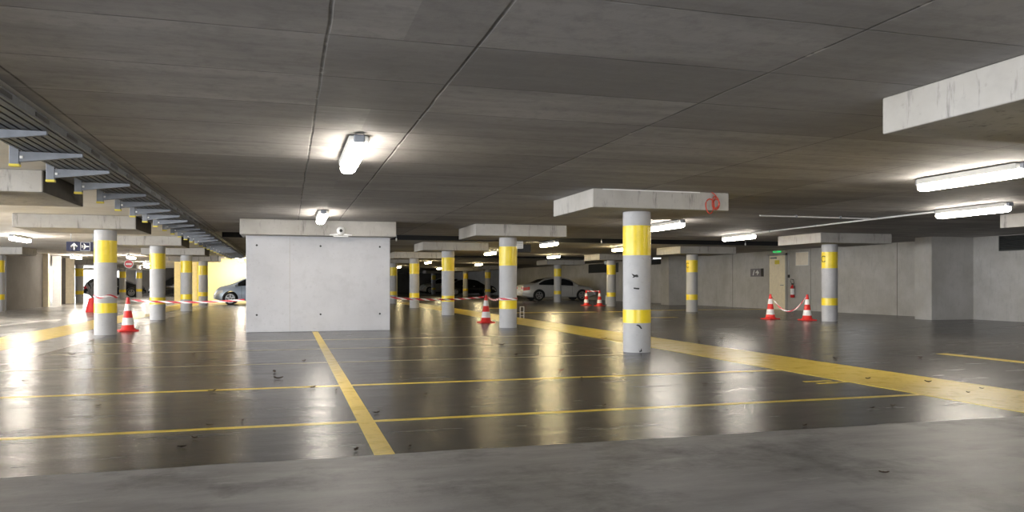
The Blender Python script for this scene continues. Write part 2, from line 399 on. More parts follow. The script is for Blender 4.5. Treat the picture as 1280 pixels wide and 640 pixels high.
# ------------------------------------------------------------------ columns
RC = 0.203*H; ZCAP = 2.058*H
def column(name_label, x, y, cap=(-0.95, 1.15, -0.72, 1.0), r=RC, letter=None, scuffs=False, board=False):
    t = thing('concrete_column', name_label, 'column', (x, y, 0), 0, 'yellow banded concrete columns')
    if not column.mesh:
        bm = bmesh.new(); lathe(bm, [(r-0.004, 0), (r, 0.01), (r, ZCAP)], 56)
        column.mesh['shaft'] = obj('shaft', bm, M['col'], t, 40).data
        bm = bmesh.new(); lathe(bm, [(r+0.0025, 1.42*H), (r+0.0025, 1.855*H)], 56); column.mesh['upper'] = obj('upper_band', bm, M['yband'], t, 40).data
        bm = bmesh.new(); lathe(bm, [(r+0.0025, 0.43*H), (r+0.0025, 0.625*H)], 56); column.mesh['lower'] = obj('lower_band', bm, M['yband'], t, 40).data
        for c in t.children:
            if 'band' in c.name: c['label'] = 'yellow painted band'
    else:
        for n, k in (('shaft', 'shaft'), ('upper_band', 'upper'), ('lower_band', 'lower')):
            c = link(n, column.mesh[k], t)
            if k != 'shaft': c['label'] = 'yellow painted band'
    if cap:
        x0, x1, y0, y1 = [v*H for v in cap]
        obj('column_head', bbox(x0, x1, y0, y1, ZCAP, ZC-0.002, 0.012), M['cap'], t)
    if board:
        o = obj('side_layer', bbox(x1, x1+0.012, y0+0.01, y1-0.01, ZCAP+0.005, ZC-0.01, 0.002), M['board'], t); o['label'] = 'dark brown layer on the side of the head'  # thin dark brown layer covering the right side of the head
    if letter:
        cu = bpy.data.curves.new('letter', 'FONT'); cu.body = letter; cu.size = 0.26; cu.align_x = 'CENTER'; cu.align_y = 'CENTER'
        tmp = bpy.data.objects.new('tmp', cu); COL.objects.link(tmp)
        me = bpy.data.meshes.new_from_object(tmp.evaluated_get(bpy.context.evaluated_depsgraph_get()))
        bpy.data.objects.remove(tmp)
        bm = bmesh.new(); bm.from_mesh(me)
        bmesh.ops.subdivide_edges(bm, edges=[e for e in bm.edges if e.calc_length() > 0.05], cuts=2)
        a0 = math.atan2(-y, -x)-math.radians(52)
        for v in bm.verts:
            a = a0+v.co.x/r; zz = 1.66*H+v.co.y; v.co = ((r+0.006)*math.cos(a), (r+0.006)*math.sin(a), zz)
        o = obj('letter', bm, M['scuff'], t); o['label'] = 'black letter C on the yellow band'
    if scuffs:
        obj('edge_strip', bbox(x0+0.15, x0+1.72, y0-0.012, y0+0.004, ZC-0.018, ZC-0.004, 0), M['white'], t)
        for (du, z0, pts) in ((-0.02, 1.10, ((-.06, .05), (.035, .035), (.045, .0), (-.05, -.01), (-.03, .012), (.015, .012), (-.03, .035))),
                              (0.0, 0.93, ((-.045, .02), (.04, .012), (.03, -.012), (-.05, 0))),
                              (0.03, 0.40, ((-.04, .0), (.0, -.02), (.035, -.06), (.05, -.05), (.02, 0), (-.02, .012))),
                              (0.05, 0.02, ((-.02, .04), (.0, -.01), (.02, .05), (.03, 0.0), (-.01, -.015)))):
            a0 = math.atan2(-y, -x); bm = bmesh.new()
            vs = []
            for px, pz in pts:
                a = a0+(du+px)/r; vs.append(((r+0.004)*math.cos(a), (r+0.004)*math.sin(a), z0*H+pz))
            bm.faces.new([bm.verts.new(v) for v in vs]); bmesh.ops.triangulate(bm, faces=bm.faces[:])
            obj('scuff', bm, M['scuff'], t)
    return t
column.mesh = {}
def col_px(label, u, v, **k):
    g = ground(u, v); d = Vector((g.x, g.y, 0)).normalized()*RC
    return column(label, g.x+d.x, g.y+d.y, **k)
cA = (-0.94, 1.17, -0.72, 1.0)
col_px('nearest yellow banded column, full height with black scuffs and red cable on its head', 796, 441, cap=(-0.94, 1.17, -0.6, 1.05), scuffs=True)
col_px('column behind the scuffed one, beside the lone striped cone, white box on its shoulder', 635, 410, cap=cA)
col_px('thinner banded column between the central wall and the lone cone, third of its row', 560, 394, cap=cA)
col_px('fourth column of the row, left of the pale parked car', 518, 385, cap=cA)
col_px('column half hidden by the right edge of the central wall', 491, 379.5, cap=cA)
column('near column out at the right, only its white slab head showing over the lane', 4.98*H, 3.55*H, cap=(-0.94, 1.17, -1.0, 1.0))
cB = (-1.46, 0.68, -0.5, 1.2)
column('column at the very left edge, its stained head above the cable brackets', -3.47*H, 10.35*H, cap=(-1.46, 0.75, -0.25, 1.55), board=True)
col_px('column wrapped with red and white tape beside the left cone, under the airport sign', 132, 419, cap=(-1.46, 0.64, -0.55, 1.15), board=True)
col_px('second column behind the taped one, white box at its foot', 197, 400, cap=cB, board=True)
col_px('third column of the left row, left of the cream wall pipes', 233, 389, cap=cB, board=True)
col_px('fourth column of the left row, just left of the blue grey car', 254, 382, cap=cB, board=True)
cC = (-0.9, 1.3, -0.8, 1.0)
col_px('column with black letter C right of the two taped cones, near the white wall', 1037, 402, cap=cC, letter='C')
col_px('column with black letter C left of the cream exit door', 865, 390, cap=cC, letter='C')
col_px('column right of the pair of cones by the silver car', 764, 383, cap=cC)
col_px('column standing in front of the silver car', 697, 377.6, cap=cC)
column('near right hand column, only the end of its head showing by the long lamp', 13.9*H, 10.6*H, cap=cC)
column('dark lit column right of the black car', 13.9*H, 54.5*H, cap=cC)
column('distant column in front of the black car', 13.9*H, 61.8*H, cap=cC)
column('most distant thin column in front of the pale car', 13.9*H, 76.3*H, cap=cC)
cD = (-1.1, 1.0, -0.8, 0.9)
column('banded column at far left beside the grey stair wall', -10.1*H, 32.2*H, cap=cD)
column('banded column before the bright daylight opening', -11.0*H, 47.5*H, cap=cD)
column('distant column left of the black car wheel', -10.9*H, 58.5*H, cap=cD)
column('distant column right of the black car wheel', -10.7*H, 63.5*H, cap=cD)

# ------------------------------------------------------------------ lamps
def lamp(label, x, y, m, length=1.5):
    t = thing('ceiling_lamp', label, 'lamp', (x*H, y*H, ZC), 0, 'batten lamps under the ceiling')
    key = (m.name, length)
    if key not in lamp.cache:
        L = length/2
        parts = []
        parts.append(obj('housing', bbox(-0.092, 0.092, -L+0.03, L-0.03, -0.085, -0.012, 0.012), M['housing'], t))
        bm = bmesh.new(); n = 24; rings = []
        for q, k in ((-L, 0.35), (-L+0.012, 0.70), (-L+0.04, 0.93), (-L+0.09, 1.0), (L-0.09, 1.0), (L-0.04, 0.93), (L-0.012, 0.70), (L, 0.35)):
            ring = []
            for i in range(n):
                a = 2*PI*i/n; ca, sa = math.cos(a), math.sin(a)
                ring.append(bm.verts.new((0.082*k*math.copysign(abs(ca)**0.8, ca), q, -0.118+0.056*k*math.copysign(abs(sa)**0.8, sa))))
            rings.append(ring)
        for p, q in zip(rings, rings[1:]):
            for i in range(n): bm.faces.new((p[i], p[(i+1) % n], q[(i+1) % n], q[i]))
        bm.faces.new(rings[0][::-1]); bm.faces.new(rings[-1])
        parts.append(obj('diffuser', bm, m, t, 50))
        for q in (-1, 1):
            parts.append(obj('end_cap', bbox(-0.05, 0.05, min(q*(L-0.02), q*(L+0.035)), max(q*(L-0.02), q*(L+0.035)), -0.085, -0.012, 0.012, 3), M['galv'], t))
            parts.append(obj('mounting_clip', bbox(-0.04, 0.04, q*(L-0.25)-0.015, q*(L-0.25)+0.015, -0.014, -0.001, 0.003), M['galv'], t))
        lamp.cache[key] = [(p.name.split('.')[0], p.data) for p in parts]
    else:
        for nme, d in lamp.cache[key]: link(nme, d, t)
    return t
lamp.cache = {}
N, F, LF = M['tube_near'], M['tube_far'], M['tube_left']
lamp('lit batten lamp nearest the camera, seen end on over the bays', 0.60, 7.62, N)
lamp('lit lamp close in front of the central wall', 0.60, 14.8, N)
lamp('lit lamp over the aisle between wall and cream room', 0.60, 29.3, F)
lamp('lit lamp glaring on the cream wall above the blue grey car', -2.3, 41.7, M['tube_left'])
lamp('long lit lamp at the right edge, nearest the white slab head', 7.60, 7.2, N)
lamp('lit lamp just right of the scuffed column', 7.70, 14.9, N)
lamp('lit lamp over the lane between scuffed column and silver car, nearer of the two', 7.7, 22.6, F)
lamp('small lit lamp end on above the lone cone', 7.7, 29.8, F)
lamp('far lit lamp over the lane between the two left middle columns', 7.6, 43.5, F)
lamp('farthest lit lamp over the lane', 7.6, 55.5, F)
lamp('lit lamp at right edge carrying the long conduit', 11.05, 10.4, N)
lamp('lit lamp at the far end of the long conduit', 11.35, 17.9, N)
lamp('small lit lamp left of the scuffed column', 11.2, 25.0, F)
lamp('lit lamp above the silver car roof, lower of the two', 11.4, 32.8, F)
lamp('far right lane lamp beyond the silver car', 11.4, 47.0, F)
lamp('farthest right lane lamp near the pale car', 11.4, 60.0, F)
lamp('long lit lamp at left edge below the cable brackets', -7.0, 24.0, LF)
lamp('batten lamp over the left lane, the one nearest the entrance', -7.0, 10.0, LF)
lamp('left aisle lamp over the yellow stripe', -7.0, 16.9, LF)
lamp('second lamp at the left edge, above the grey stair wall', -11.0, 35.5, LF)
lamp('lit lamp above the white pier', -9.3, 39.6, LF)
lamp('lit lamp above the no entry sign', -6.9, 39.0, LF)
lamp('lit lamp beyond the no entry sign', -8.0, 50.0, LF)
lamp('farthest left lamp over the black car', -9.6, 60.0, LF)

# conduits
def conduit(label, pts, r=0.013, clips=()):
    t = thing('conduit', label, 'conduit', (0, 0, 0))
    bm = bmesh.new(); tube(bm, [(x*H, y*H, z) for x, y, z in pts], r, 8); obj('pipe', bm, M['white'], t, 40)
    for x, y in clips: obj('clip', bbox(x*H-0.02, x*H+0.02, y*H-0.02, y*H+0.02, ZC-0.056, ZC-0.002, 0.003), M['galv'], t)
    return t
zc = ZC-0.036
conduit('long white conduit along the ceiling between the two right lamps', [(11.05, 11.15, zc), (11.3, 17.2, zc)], 0.018, [(11.12, 12.6), (11.2, 14.6), (11.27, 16.4)])
conduit('short white conduit across the ceiling right of the red cable', [(8.5, 12.7, zc), (11.0, 12.7, zc)], 0.014, [(9.3, 12.7), (10.3, 12.7)])

# ------------------------------------------------------------------ cable tray and its cantilever brackets
ZA = 2.355
TX0, TX1 = -2.50, -1.92
tray = thing('cable_tray', 'long dark steel cable tray hung under the ceiling along the left', 'cable tray', (0, 0, 0))
obj('side_rail', bbox(TX1-0.012, TX1+0.012, 3.0, 39.5, ZA, ZA+0.068, 0), M['tray'], tray)
obj('side_rail', bbox(TX0-0.012, TX0+0.012, 3.0, 39.5, ZA, ZA+0.068, 0), M['tray'], tray)
for k in range(7):
    x = TX0+0.055+k*0.078
    obj('tray_slat', bbox(x-0.028, x+0.028, 3.0, 39.5, ZA, ZA+0.006, 0), M['tray'], tray)
for k in range(5):
    x = TX0+0.10+k*0.095
    pts = [(x+0.02*math.sin(j*1.7+k), 3.0+j*1.82, ZA+0.035) for j in range(21)]
    bm = bmesh.new(); tube(bm, pts, 0.028, 8); obj('cable', bm, M['cable'], tray, 40)
for k in range(30):
    y = 3.3+k*0.9 if k < 20 else 21.3+(k-20)*1.8
    bm = bmesh.new(); box(bm, TX1+0.013, TX1+0.018, y, y+0.35, ZA+0.015, ZA+0.05); obj('rail_slot', bm, M['black'], tray)
def bracket_parts(t):
    obj('post', bbox(-0.042, 0.042, -0.03, 0.03, -0.212, 0.0, 0.004), M['galv'], t)
    bm = bmesh.new(); box(bm, -0.046, 0.046, -0.034, 0.034, -0.234, -0.208); obj('end_cap', bev(bm, 0.004), M['ycap'], t)
    bm = bmesh.new(); zt = ZA-ZC-0.006
    poly(bm, [(0.042, -0.022, zt-0.105), (0.042, -0.022, zt), (0.60, -0.022, zt), (0.60, -0.022, zt-0.035)], Vector((0, 0.044, 0)))
    obj('arm', bev(bm, 0.003, 1), M['galv'], t)
    obj('mounting_plate', bbox(-0.08, 0.08, -0.06, 0.06, -0.012, 0.0, 0.003), M['galv'], t)
    obj('bolt', bbox(0.05, 0.075, -0.035, -0.02, zt-0.07, zt-0.045, 0.003), M['white'], t)
ys = [7.45+1.2*k for k in range(40)]
tens = ['topmost', 'second', 'third', 'fourth', 'fifth', 'sixth', 'seventh', 'eighth', 'ninth', 'tenth', 'eleventh', 'twelfth', 'thirteenth', 'fourteenth', 'fifteenth', 'sixteenth',
        'seventeenth', 'eighteenth', 'nineteenth', 'twentieth', 'twenty first', 'twenty second', 'twenty third', 'twenty fourth', 'twenty fifth', 'twenty sixth', 'twenty seventh', 'twenty eighth']
proto = None
for i, y in enumerate(ys):
    if y > 39 or i >= len(tens): break
    if i == 0: lab = 'topmost grey tray bracket, cut off by the left edge, only its arm showing'
    elif i == 1: lab = 'grey tray bracket whose whole post and yellow cap touch the left edge'
    else: lab = '%s grey tapering tray bracket with yellow cap, counted down from the left edge' % tens[i]
    loc = (-2.57, y, ZC)
    if proto is None:
        proto = thing('tray_bracket', lab, 'bracket', loc, 0, 'cantilever brackets carrying the cable tray'); bracket_parts(proto)
    else: copy_tree(proto, lab, loc)

# ------------------------------------------------------------------ traffic cones
def cone_parts(t):
    hgt = 0.75
    def R(z): return 0.145-(0.145-0.028)*(z/hgt)
    bm = bmesh.new(); box(bm, -0.20, 0.20, -0.20, 0.20, 0, 0.032); obj('base', bev(bm, 0.012, 2), M['red'], t)
    bm = bmesh.new(); lathe(bm, [(0.175, 0.03), (R(0.07), 0.07), (R(0.7), 0.70), (0.032, hgt-0.006), (0.024, hgt)], 36); obj('body', bm, M['red'], t, 40)
    for z0, z1 in ((0.143, 0.30), (0.457, 0.607)):
        bm = bmesh.new(); lathe(bm, [(R(z0)+0.003, z0), (R(z1)+0.003, z1)], 36); o = obj('reflective_band', bm, M['conewhite'], t, 40); o['label'] = 'white reflective band'
cone0 = None
for lab, u, v, rz in (('striped traffic cone beside the taped left column', 160, 414, 0.3), ('lone striped cone left of the second middle column', 607.5, 403.5, 0.1),
                  ('left cone of the taped pair before the cream door', 963, 399, 0.2), ('right cone of the taped pair, beside the C column', 1009, 400.5, -0.2),
                  ('left cone of the pair beside the silver car nose', 733, 382, 0.15), ('right cone of the pair beside the silver car nose', 749.5, 382.5, 0.4)):
    g = ground(u, v)
    if cone0 is None:
        cone0 = thing('traffic_cone', lab, 'traffic cone', g, rz, 'red and white traffic cones'); cone_parts(cone0)
    else: copy_tree(cone0, lab, g, rz)
C_LEFT, C_MID, C_DL, C_DR, C_SL, C_SR = [ground(u, v) for u, v in ((160, 414), (607.5, 403.5), (963, 399), (1009, 400.5), (733, 382), (749.5, 382.5))]
# small red cone with dry grey twigs in it, half hidden by the taped column
g = ground(116, 390)
t = thing('planter', 'red conical tub with dry grey twigs behind the taped left column', 'planter', g)
bm = bmesh.new(); lathe(bm, [(0.26, 0.0), (0.25, 0.03), (0.12, 0.52), (0.10, 0.53)], 28); obj('tub', bm, M['red'], t, 40)
bm = bmesh.new(); rnd = random.Random(3)
for k in range(40):
    a = rnd.uniform(0, 2*PI); s = rnd.uniform(0.08, 0.32); z = rnd.uniform(0.75, 1.15)
    tube(bm, [(0, 0, 0.5), (0.4*s*math.cos(a), 0.4*s*math.sin(a), 0.5+0.5*(z-0.5)), (s*math.cos(a+0.3), s*math.sin(a+0.3), z)], 0.012, 5)
o = obj('twigs', bm, M['twig'], t)

# ------------------------------------------------------------------ barrier tape
def tape(label, pts, w=0.046, period=0.42):
    me = bmesh.new(); uvl = me.loops.layers.uv.new('UVMap'); acc = 0.0; prev = None; rows = []
    P = [Vector(p) for p in pts]
    for i, p in enumerate(P):
        if i: acc += (p-P[i-1]).length
        tw = 0.12*math.sin(i*0.9)
        d = (P[min(i+1, len(P)-1)]-P[max(i-1, 0)]); d.z = 0; d.normalize(); nrm = Vector((-d.y, d.x, 0))
        off = Vector((0, 0, w/2))+nrm*(tw*w)
        rows.append((me.verts.new(p-off), me.verts.new(p+off), acc/period))
    for (a, b, s), (c, d, e) in zip(rows, rows[1:]):
        f = me.faces.new((a, c, d, b))
        for l, uv in zip(f.loops, ((s, 0), (e, 0), (e, 1), (s, 1))): l[uvl].uv = uv
    o = obj('barrier_tape', me, M['tape'])
    md = o.modifiers.new('thickness', 'SOLIDIFY'); md.thickness = 0.002
    return tag(o, label, 'barrier tape')
def span(a, b, sag, n=14, last=True):
    a, b = Vector(a), Vector(b)
    return [a.lerp(b, k/n)-Vector((0, 0, sag*4*(k/n)*(1-k/n))) for k in range(n+(1 if last else 0))]
def at(u, y_m, v):
    """point on the picture ray u, v at world distance y"""
    d = Vector((math.sin(THETA)+(u-640)/FPX*math.cos(THETA), math.cos(THETA)-(u-640)/FPX*math.sin(THETA), (HV-v)/FPX))
    k = y_m/d.y; return Vector((0, 0, H))+d*k
colB1 = [c for c in bpy.data.objects if c.get('category') == 'column' and 'wrapped' in c['label']][0].location
colA1 = [c for c in bpy.data.objects if c.get('category') == 'column' and 'lone striped' in c['label']][0].location
zt = 0.735*H
arc = []
for k in range(13):
    a = math.radians(178+k*(190/12.0)); arc.append((colB1.x+(RC+0.012)*math.cos(a), colB1.y+(RC+0.012)*math.sin(a), 0.755*H+0.02*math.sin(k)))
tape('red and white tape wrapped around the left column by the cone', arc)
ctop = Vector((C_LEFT.x, C_LEFT.y, 0.69))
tape('red and white tape strung from left cone past the left columns to the central wall', span(ctop+Vector((0.05, 0.05, 0)), (-0.87*H, 17.1*H, 0.67*H), 0.05, 20))
arc = []
for k in range(13):
    a = math.radians(178+k*(200/12.0)); arc.append((colA1.x+(RC+0.012)*math.cos(a), colA1.y+(RC+0.012)*math.sin(a), 0.66*H))
tape('red and white tape wrapped around the column beside the lone cone', arc)
mtop = Vector((C_MID.x, C_MID.y, 0.70))
tape('red and white tape from the central wall to the lone cone', span((2.16*H, 17.2*H, 0.70*H), mtop+Vector((-0.05, 0.03, 0)), 0.06, 20))
tape('short tape between lone cone and taped middle column', span(mtop+Vector((0.05, 0, 0)), (colA1.x-RC-0.02, colA1.y, 0.66*H), 0.05, 8))
dl, dr = Vector((C_DL.x, C_DL.y, 0.66)), Vector((C_DR.x, C_DR.y, 0.68))
tape('sagging tape between the two cones before the cream door', span(dr+Vector((-0.05, 0, 0)), dl+Vector((0.05, 0, 0)), 0.42, 16))
sl, sr = Vector((C_SL.x, C_SL.y, 0.72)), Vector((C_SR.x, C_SR.y, 0.72))
tape('taut tape between the two cones by the silver car', span(sl+Vector((0.03, 0, 0)), sr-Vector((0.03, 0, 0)), 0.02, 6))

# ------------------------------------------------------------------ signs and small fittings
def hang_rods(t, xs, z0, r=0.008, m=None):
    for x in xs:
        bm = bmesh.new(); tube(bm, [(x, 0, z0), (x, 0, ZC)], r, 8); obj('hanger', bm, m or M['galv'], t, 40)
# airport sign
a = at(83, 20.5*H, 302); b = at(122, 20.5*H, 314.2)
t = thing('hanging_sign', 'navy blue sign with white up arrow and aeroplane left of the taped column', 'sign', ((a.x+b.x)/2, 20.5*H, 0))
sw = (b.x-a.x)/2; z0, z1 = b.z, a.z; hz = (z1-z0)
obj('panel', bbox(-sw, sw, -0.02, 0.02, z0, z1, 0.004), M['navy'], t)
zm = (z0+z1)/2
def flat(name, pts, parent, m, y=-0.0225, cx=0.0, cz=0.0, s=1.0, lab=None):
    bm = bmesh.new(); poly(bm, [(cx+x*s, y, cz+z*s) for x, z in pts], Vector((0, 0.003, 0)))
    bmesh.ops.triangulate(bm, faces=[f for f in bm.faces if len(f.verts) > 4])
    o = obj(name, bm, m, parent)
    if lab: o['label'] = lab
    return o
UP = [(-0.065, -0.37), (0.065, -0.37), (0.065, 0.12), (0.25, -0.07), (0.34, 0.03), (0, 0.38), (-0.34, 0.03), (-0.25, -0.07), (-0.065, 0.12)]
PLANE = [(0.42, 0.05), (0.42, -0.05), (0.30, -0.07), (0.12, -0.07), (-0.12, -0.36), (-0.22, -0.36), (-0.08, -0.07), (-0.26, -0.07), (-0.34, -0.17), (-0.42, -0.17),
         (-0.37, 0.0), (-0.42, 0.17), (-0.34, 0.17), (-0.26, 0.07), (-0.08, 0.07), (-0.22, 0.36), (-0.12, 0.36), (0.12, 0.07), (0.30, 0.07)]
flat('arrow', UP, t, M['signwhite'], cx=-sw*0.50, cz=zm, s=hz, lab='white up arrow')
flat('aeroplane', PLANE, t, M['signwhite'], cx=sw*0.22, cz=zm, s=hz*0.85, lab='white aeroplane symbol')
bm = bmesh.new()
q = hz*0.46
for x0, x1, za, zb in ((-q, q, q-0.008, q), (-q, q, -q, -q+0.008), (-q, -q+0.008, -q, q), (q-0.008, q, -q, q)):
    box(bm, sw*0.22+x0, sw*0.22+x1, -0.0235, -0.02, zm+za, zm+zb)
obj('frame_line', bm, M['signwhite'], t)
hang_rods(t, (-sw*0.7, sw*0.7), z1)
# no entry sign
a = at(161, 33*H, 330)
t = thing('hanging_sign', 'round red no entry sign hanging between the left columns', 'sign', (a.x, a.y, 0))
bm = bmesh.new(); lathe(bm, [(0.175, -0.012), (0.175, 0.012)], 32, (0, a.z), axis='y'); obj('disc', bm, M['signwhite'], t, 40)
bm = bmesh.new(); lathe(bm, [(0.155, -0.016), (0.155, -0.011)], 32, (0, a.z), axis='y'); o = obj('red_face', bm, M['taillight'], t, 40); o['label'] = 'red disc face'
obj('bar', bbox(-0.11, 0.11, -0.021, -0.015, a.z-0.03, a.z+0.03, 0), M['signwhite'], t)
hang_rods(t, (0,), a.z+0.17)
# black hanging box sign and white box beside the second middle column
a = at(647, 19.2*H, 305.5); b = at(663, 19.2*H, 315.5)
t = thing('hanging_sign', 'small black hanging sign box right of the taped middle column', 'sign', ((a.x+b.x)/2, 19.2*H, 0)); w = (b.x-a.x)/2
obj('panel', bbox(-w, w, -0.04, 0.04, b.z, a.z, 0.006), M['black'], t); hang_rods(t, (-w*0.6, w*0.6), a.z, 0.008, M['black'])
a = at(644.5, 18.6*H, 301.5); b = at(653.5, 18.6*H, 311)
o = thing('light_box', 'white square light box at the shoulder of the taped middle column', 'light box', ((a.x+b.x)/2, 18.6*H, 0)); w = (b.x-a.x)/2
obj('case', bbox(-w, w, -0.05, 0.05, b.z, a.z, 0.012), M['white'], o)
bm = bmesh.new()
for k in range(3): box(bm, -w*0.75, w*0.75, -0.054, -0.05, b.z+(k+0.6)*(a.z-b.z)/4, b.z+(k+0.9)*(a.z-b.z)/4)
obj('grille', bm, M['housing'], o); hang_rods(o, (0,), a.z)
a = at(758.5, 33.5*H, 325.5); b = at(763, 33.5*H, 330.5)
o = thing('light_box', 'small white light box left of the column by the silver car cones', 'light box', (a.x, a.y, 0))
obj('case', bbox(-0.11, 0.11, -0.04, 0.04, b.z, a.z, 0.012), M['white'], o); obj('lens', bbox(-0.08, 0.08, -0.046, -0.04, b.z+0.03, a.z-0.03, 0), M['headlight'], o); hang_rods(o, (0,), a.z)
# low white boxes on the floor behind columns
def floor_box(label, u, v, w, hh):
    g = ground(u, v); t = thing('cabinet', label, 'cabinet', g)
    obj('case', bbox(-w/2, w/2, -0.1, 0.1, 0.0, hh, 0.01), M['white'], t)
    obj('door', bbox(-w/2+0.02, w/2-0.02, -0.108, -0.1, 0.04, hh-0.04, 0.003), M['conewhite'], t)
    obj('handle', bbox(w/2-0.06, w/2-0.04, -0.118, -0.107, hh*0.45, hh*0.6, 0), M['scuff'], t)
floor_box('low white box left behind the second left column', 186.5, 392.5, 0.24, 0.36)
floor_box('low white box at the foot of the column by the silver car cones', 760.5, 380, 0.26, 0.46)
# white wire frame right of the taped middle column
g = ground(652.5, 398)
t = thing('wire_frame', 'small white wire frame right of the taped middle column', 'frame', g)
for x in (-0.06, 0.06):
    bm = bmesh.new(); tube(bm, [(x, 0, 0), (x, 0, 0.36)], 0.009, 6); obj('upright', bm, M['white'], t)
for z in (0.08, 0.2, 0.355):
    bm = bmesh.new(); tube(bm, [(-0.06, 0, z), (0.06, 0, z)], 0.007, 6); obj('crossbar', bm, M['white'], t)
# camera on the pier beam
a = at(426, 16.45*H, 288.5)
t = thing('security_camera', 'small white camera with black lens on the central wall beam', 'camera', (a.x, 16.45*H, a.z))
bm = bmesh.new(); lathe(bm, [(0.09, 0.0), (0.09, -0.03), (0.05, -0.07)], 24, axis='y'); obj('body', bm, M['white'], t, 40)
bm = bmesh.new(); lathe(bm, [(0.036, -0.068), (0.028, -0.09)], 20, axis='y'); obj('lens', bm, M['black'], t, 40)
for s in (-1, 1):
    bm = bmesh.new(); poly(bm, [(s*0.07, -0.02, -0.06), (s*0.24, -0.02, -0.085), (s*0.24, -0.02, -0.10), (s*0.05, -0.02, -0.10)], Vector((0, 0.02, 0))); obj('bracket_wing', bm, M['white'], t)
obj('base_bar', bbox(-0.16, 0.16, -0.03, 0.0, -0.135, -0.11, 0.004), M['white'], t)
# red cable loops on the nearest column head
colA0 = [c for c in bpy.data.objects if c.get('category') == 'column' and 'nearest yellow' in c['label']][0].location
yc = colA0.y-0.6*H-0.02
a = at(891, yc, 258)
t = thing('cable_bundle', 'red cable looped over the corner of the nearest column head', 'cable', (a.x, yc, a.z))
for k, (r, ox) in enumerate(((0.085, -0.05), (0.06, 0.055), (0.07, 0.03))):
    pts = [(ox+r*0.8*math.cos(x), -0.012*math.sin(2*x+k)-0.01*k, r*math.sin(x)*1.3+0.03*k) for x in [2*PI*j/22 for j in range(23)]]
    bm = bmesh.new(); tube(bm, pts, 0.009, 7); obj('loop', bm, M['redcable'], t, 60)
bm = bmesh.new(); tube(bm, [(0.03, 0, 0.08), (0.05, -0.01, 0.16), (-0.03, -0.005, 0.22)], 0.008, 7); obj('tail', bm, M['redcable'], t, 60)

# right wall: door, notices, extinguisher, exit sign, switch, louvre
def wallthing(name, label, cat, y, z): return thing(name, label, cat, (XR, y*H, z*H))
XD = 0.0
d = struct(obj('door_1', bbox(XR-0.05, XR-0.001, 26.0*H, 27.05*H, 0.0, 2.12*H, 0.006), M['creampier']))
bm = bmesh.new()
for y0, y1, z0, z1 in ((25.92, 26.0, 0, 2.2), (27.05, 27.13, 0, 2.2), (25.92, 27.13, 2.12, 2.2)): box(bm, XR-0.07, XR-0.001, y0*H, y1*H, z0*H, z1*H)
obj('door_frame', bm, M['wall'], d)
obj('door_closer', bbox(XR-0.12, XR-0.05, 26.55*H, 26.9*H, 2.0*H, 2.06*H, 0.006), M['galv'], d)
bm = bmesh.new(); tube(bm, [(XR-0.05, 26.12*H, 1.0), (XR-0.11, 26.12*H, 1.0), (XR-0.11, 26.25*H, 1.0)], 0.012, 8); obj('door_handle', bm, M['galv'], d, 40)
o = obj('warning_sticker', bbox(XR-0.056, XR-0.05, 26.38*H, 26.68*H, 1.78*H, 1.94*H, 0), M['ycap'], d); o['label'] = 'yellow sticker'
t = wallthing('exit_sign', 'small green exit light above the cream door', 'sign', 26.55, 2.255)
obj('case', bbox(-0.09, 0, -0.22, 0.22, -0.01, 0.05, 0.005), M['green'], t); obj('symbol', bbox(-0.094, -0.09, -0.06, 0.06, 0.0, 0.04, 0), M['signwhite'], t)
t = wallthing('wall_sign', 'grey sign with white stroke and right arrow on the wall left of the door', 'sign', 27.95, 1.47)
hw, hh = 0.46*H, 0.165*H
obj('panel', bbox(-0.025, 0, -hw, hw, -hh, hh, 0.004), M['greysign'], t)
def wallflat(nm, pts, s, cy, parent, m, lab):
    bm = bmesh.new(); poly(bm, [(-0.029, cy-x*s, z*s) for x, z in pts], Vector((0.004, 0, 0)))
    bmesh.ops.triangulate(bm, faces=[f for f in bm.faces if len(f.verts) > 4]); o = obj(nm, bm, m, parent); o['label'] = lab
RIGHT = [(z, -x) for x, z in UP]
wallflat('arrow', RIGHT, 2*hh*0.95, -0.03, t, M['signwhite'], 'white right arrow')
wallflat('stair_stroke', [(-0.42, -0.36), (-0.26, -0.36), (0.02, 0.36), (-0.14, 0.36)], 2*hh*0.9, 0.17, t, M['signwhite'], 'white slanting stroke')
obj('dark_end', bbox(-0.029, -0.025, -hw, -hw+0.17, -hh, hh, 0), M['black'], t)
t = wallthing('notice', 'pale square notice on the wall right of the door', 'notice', 25.05, 1.95)
obj('sheet', bbox(-0.012, 0, -0.36*H, 0.36*H, -0.24*H, 0.24*H, 0.002), M['paper'], t)
obj('sheet_frame', bbox(-0.008, 0, -0.375*H, 0.375*H, -0.255*H, 0.255*H, 0.002), M['white'], t)
t = wallthing('fire_extinguisher', 'red and white fire extinguisher hung on the wall right of the door', 'extinguisher', 25.5, 0.48)
bm = bmesh.new(); lathe(bm, [(0.075, 0.0), (0.085, 0.02), (0.085, 0.40), (0.06, 0.46), (0.028, 0.49), (0.028, 0.52)], 24, (-0.10, 0)); obj('cylinder', bm, M['extred'], t, 40)
bm = bmesh.new(); lathe(bm, [(0.0865, 0.12), (0.0865, 0.36)], 24, (-0.10, 0), cap=False); o = obj('label_sleeve', bm, M['conewhite'], t, 40)
obj('valve', bbox(-0.14, -0.06, -0.03, 0.03, 0.52, 0.57, 0.008), M['black'], t)
bm = bmesh.new(); tube(bm, [(-0.1, 0.03, 0.55), (-0.1, 0.14, 0.66), (-0.1, 0.10, 0.74), (-0.1, -0.06, 0.72), (-0.12, -0.12, 0.58), (-0.12, -0.11, 0.36)], 0.014, 8); obj('hose', bm, M['twig'], t, 60)
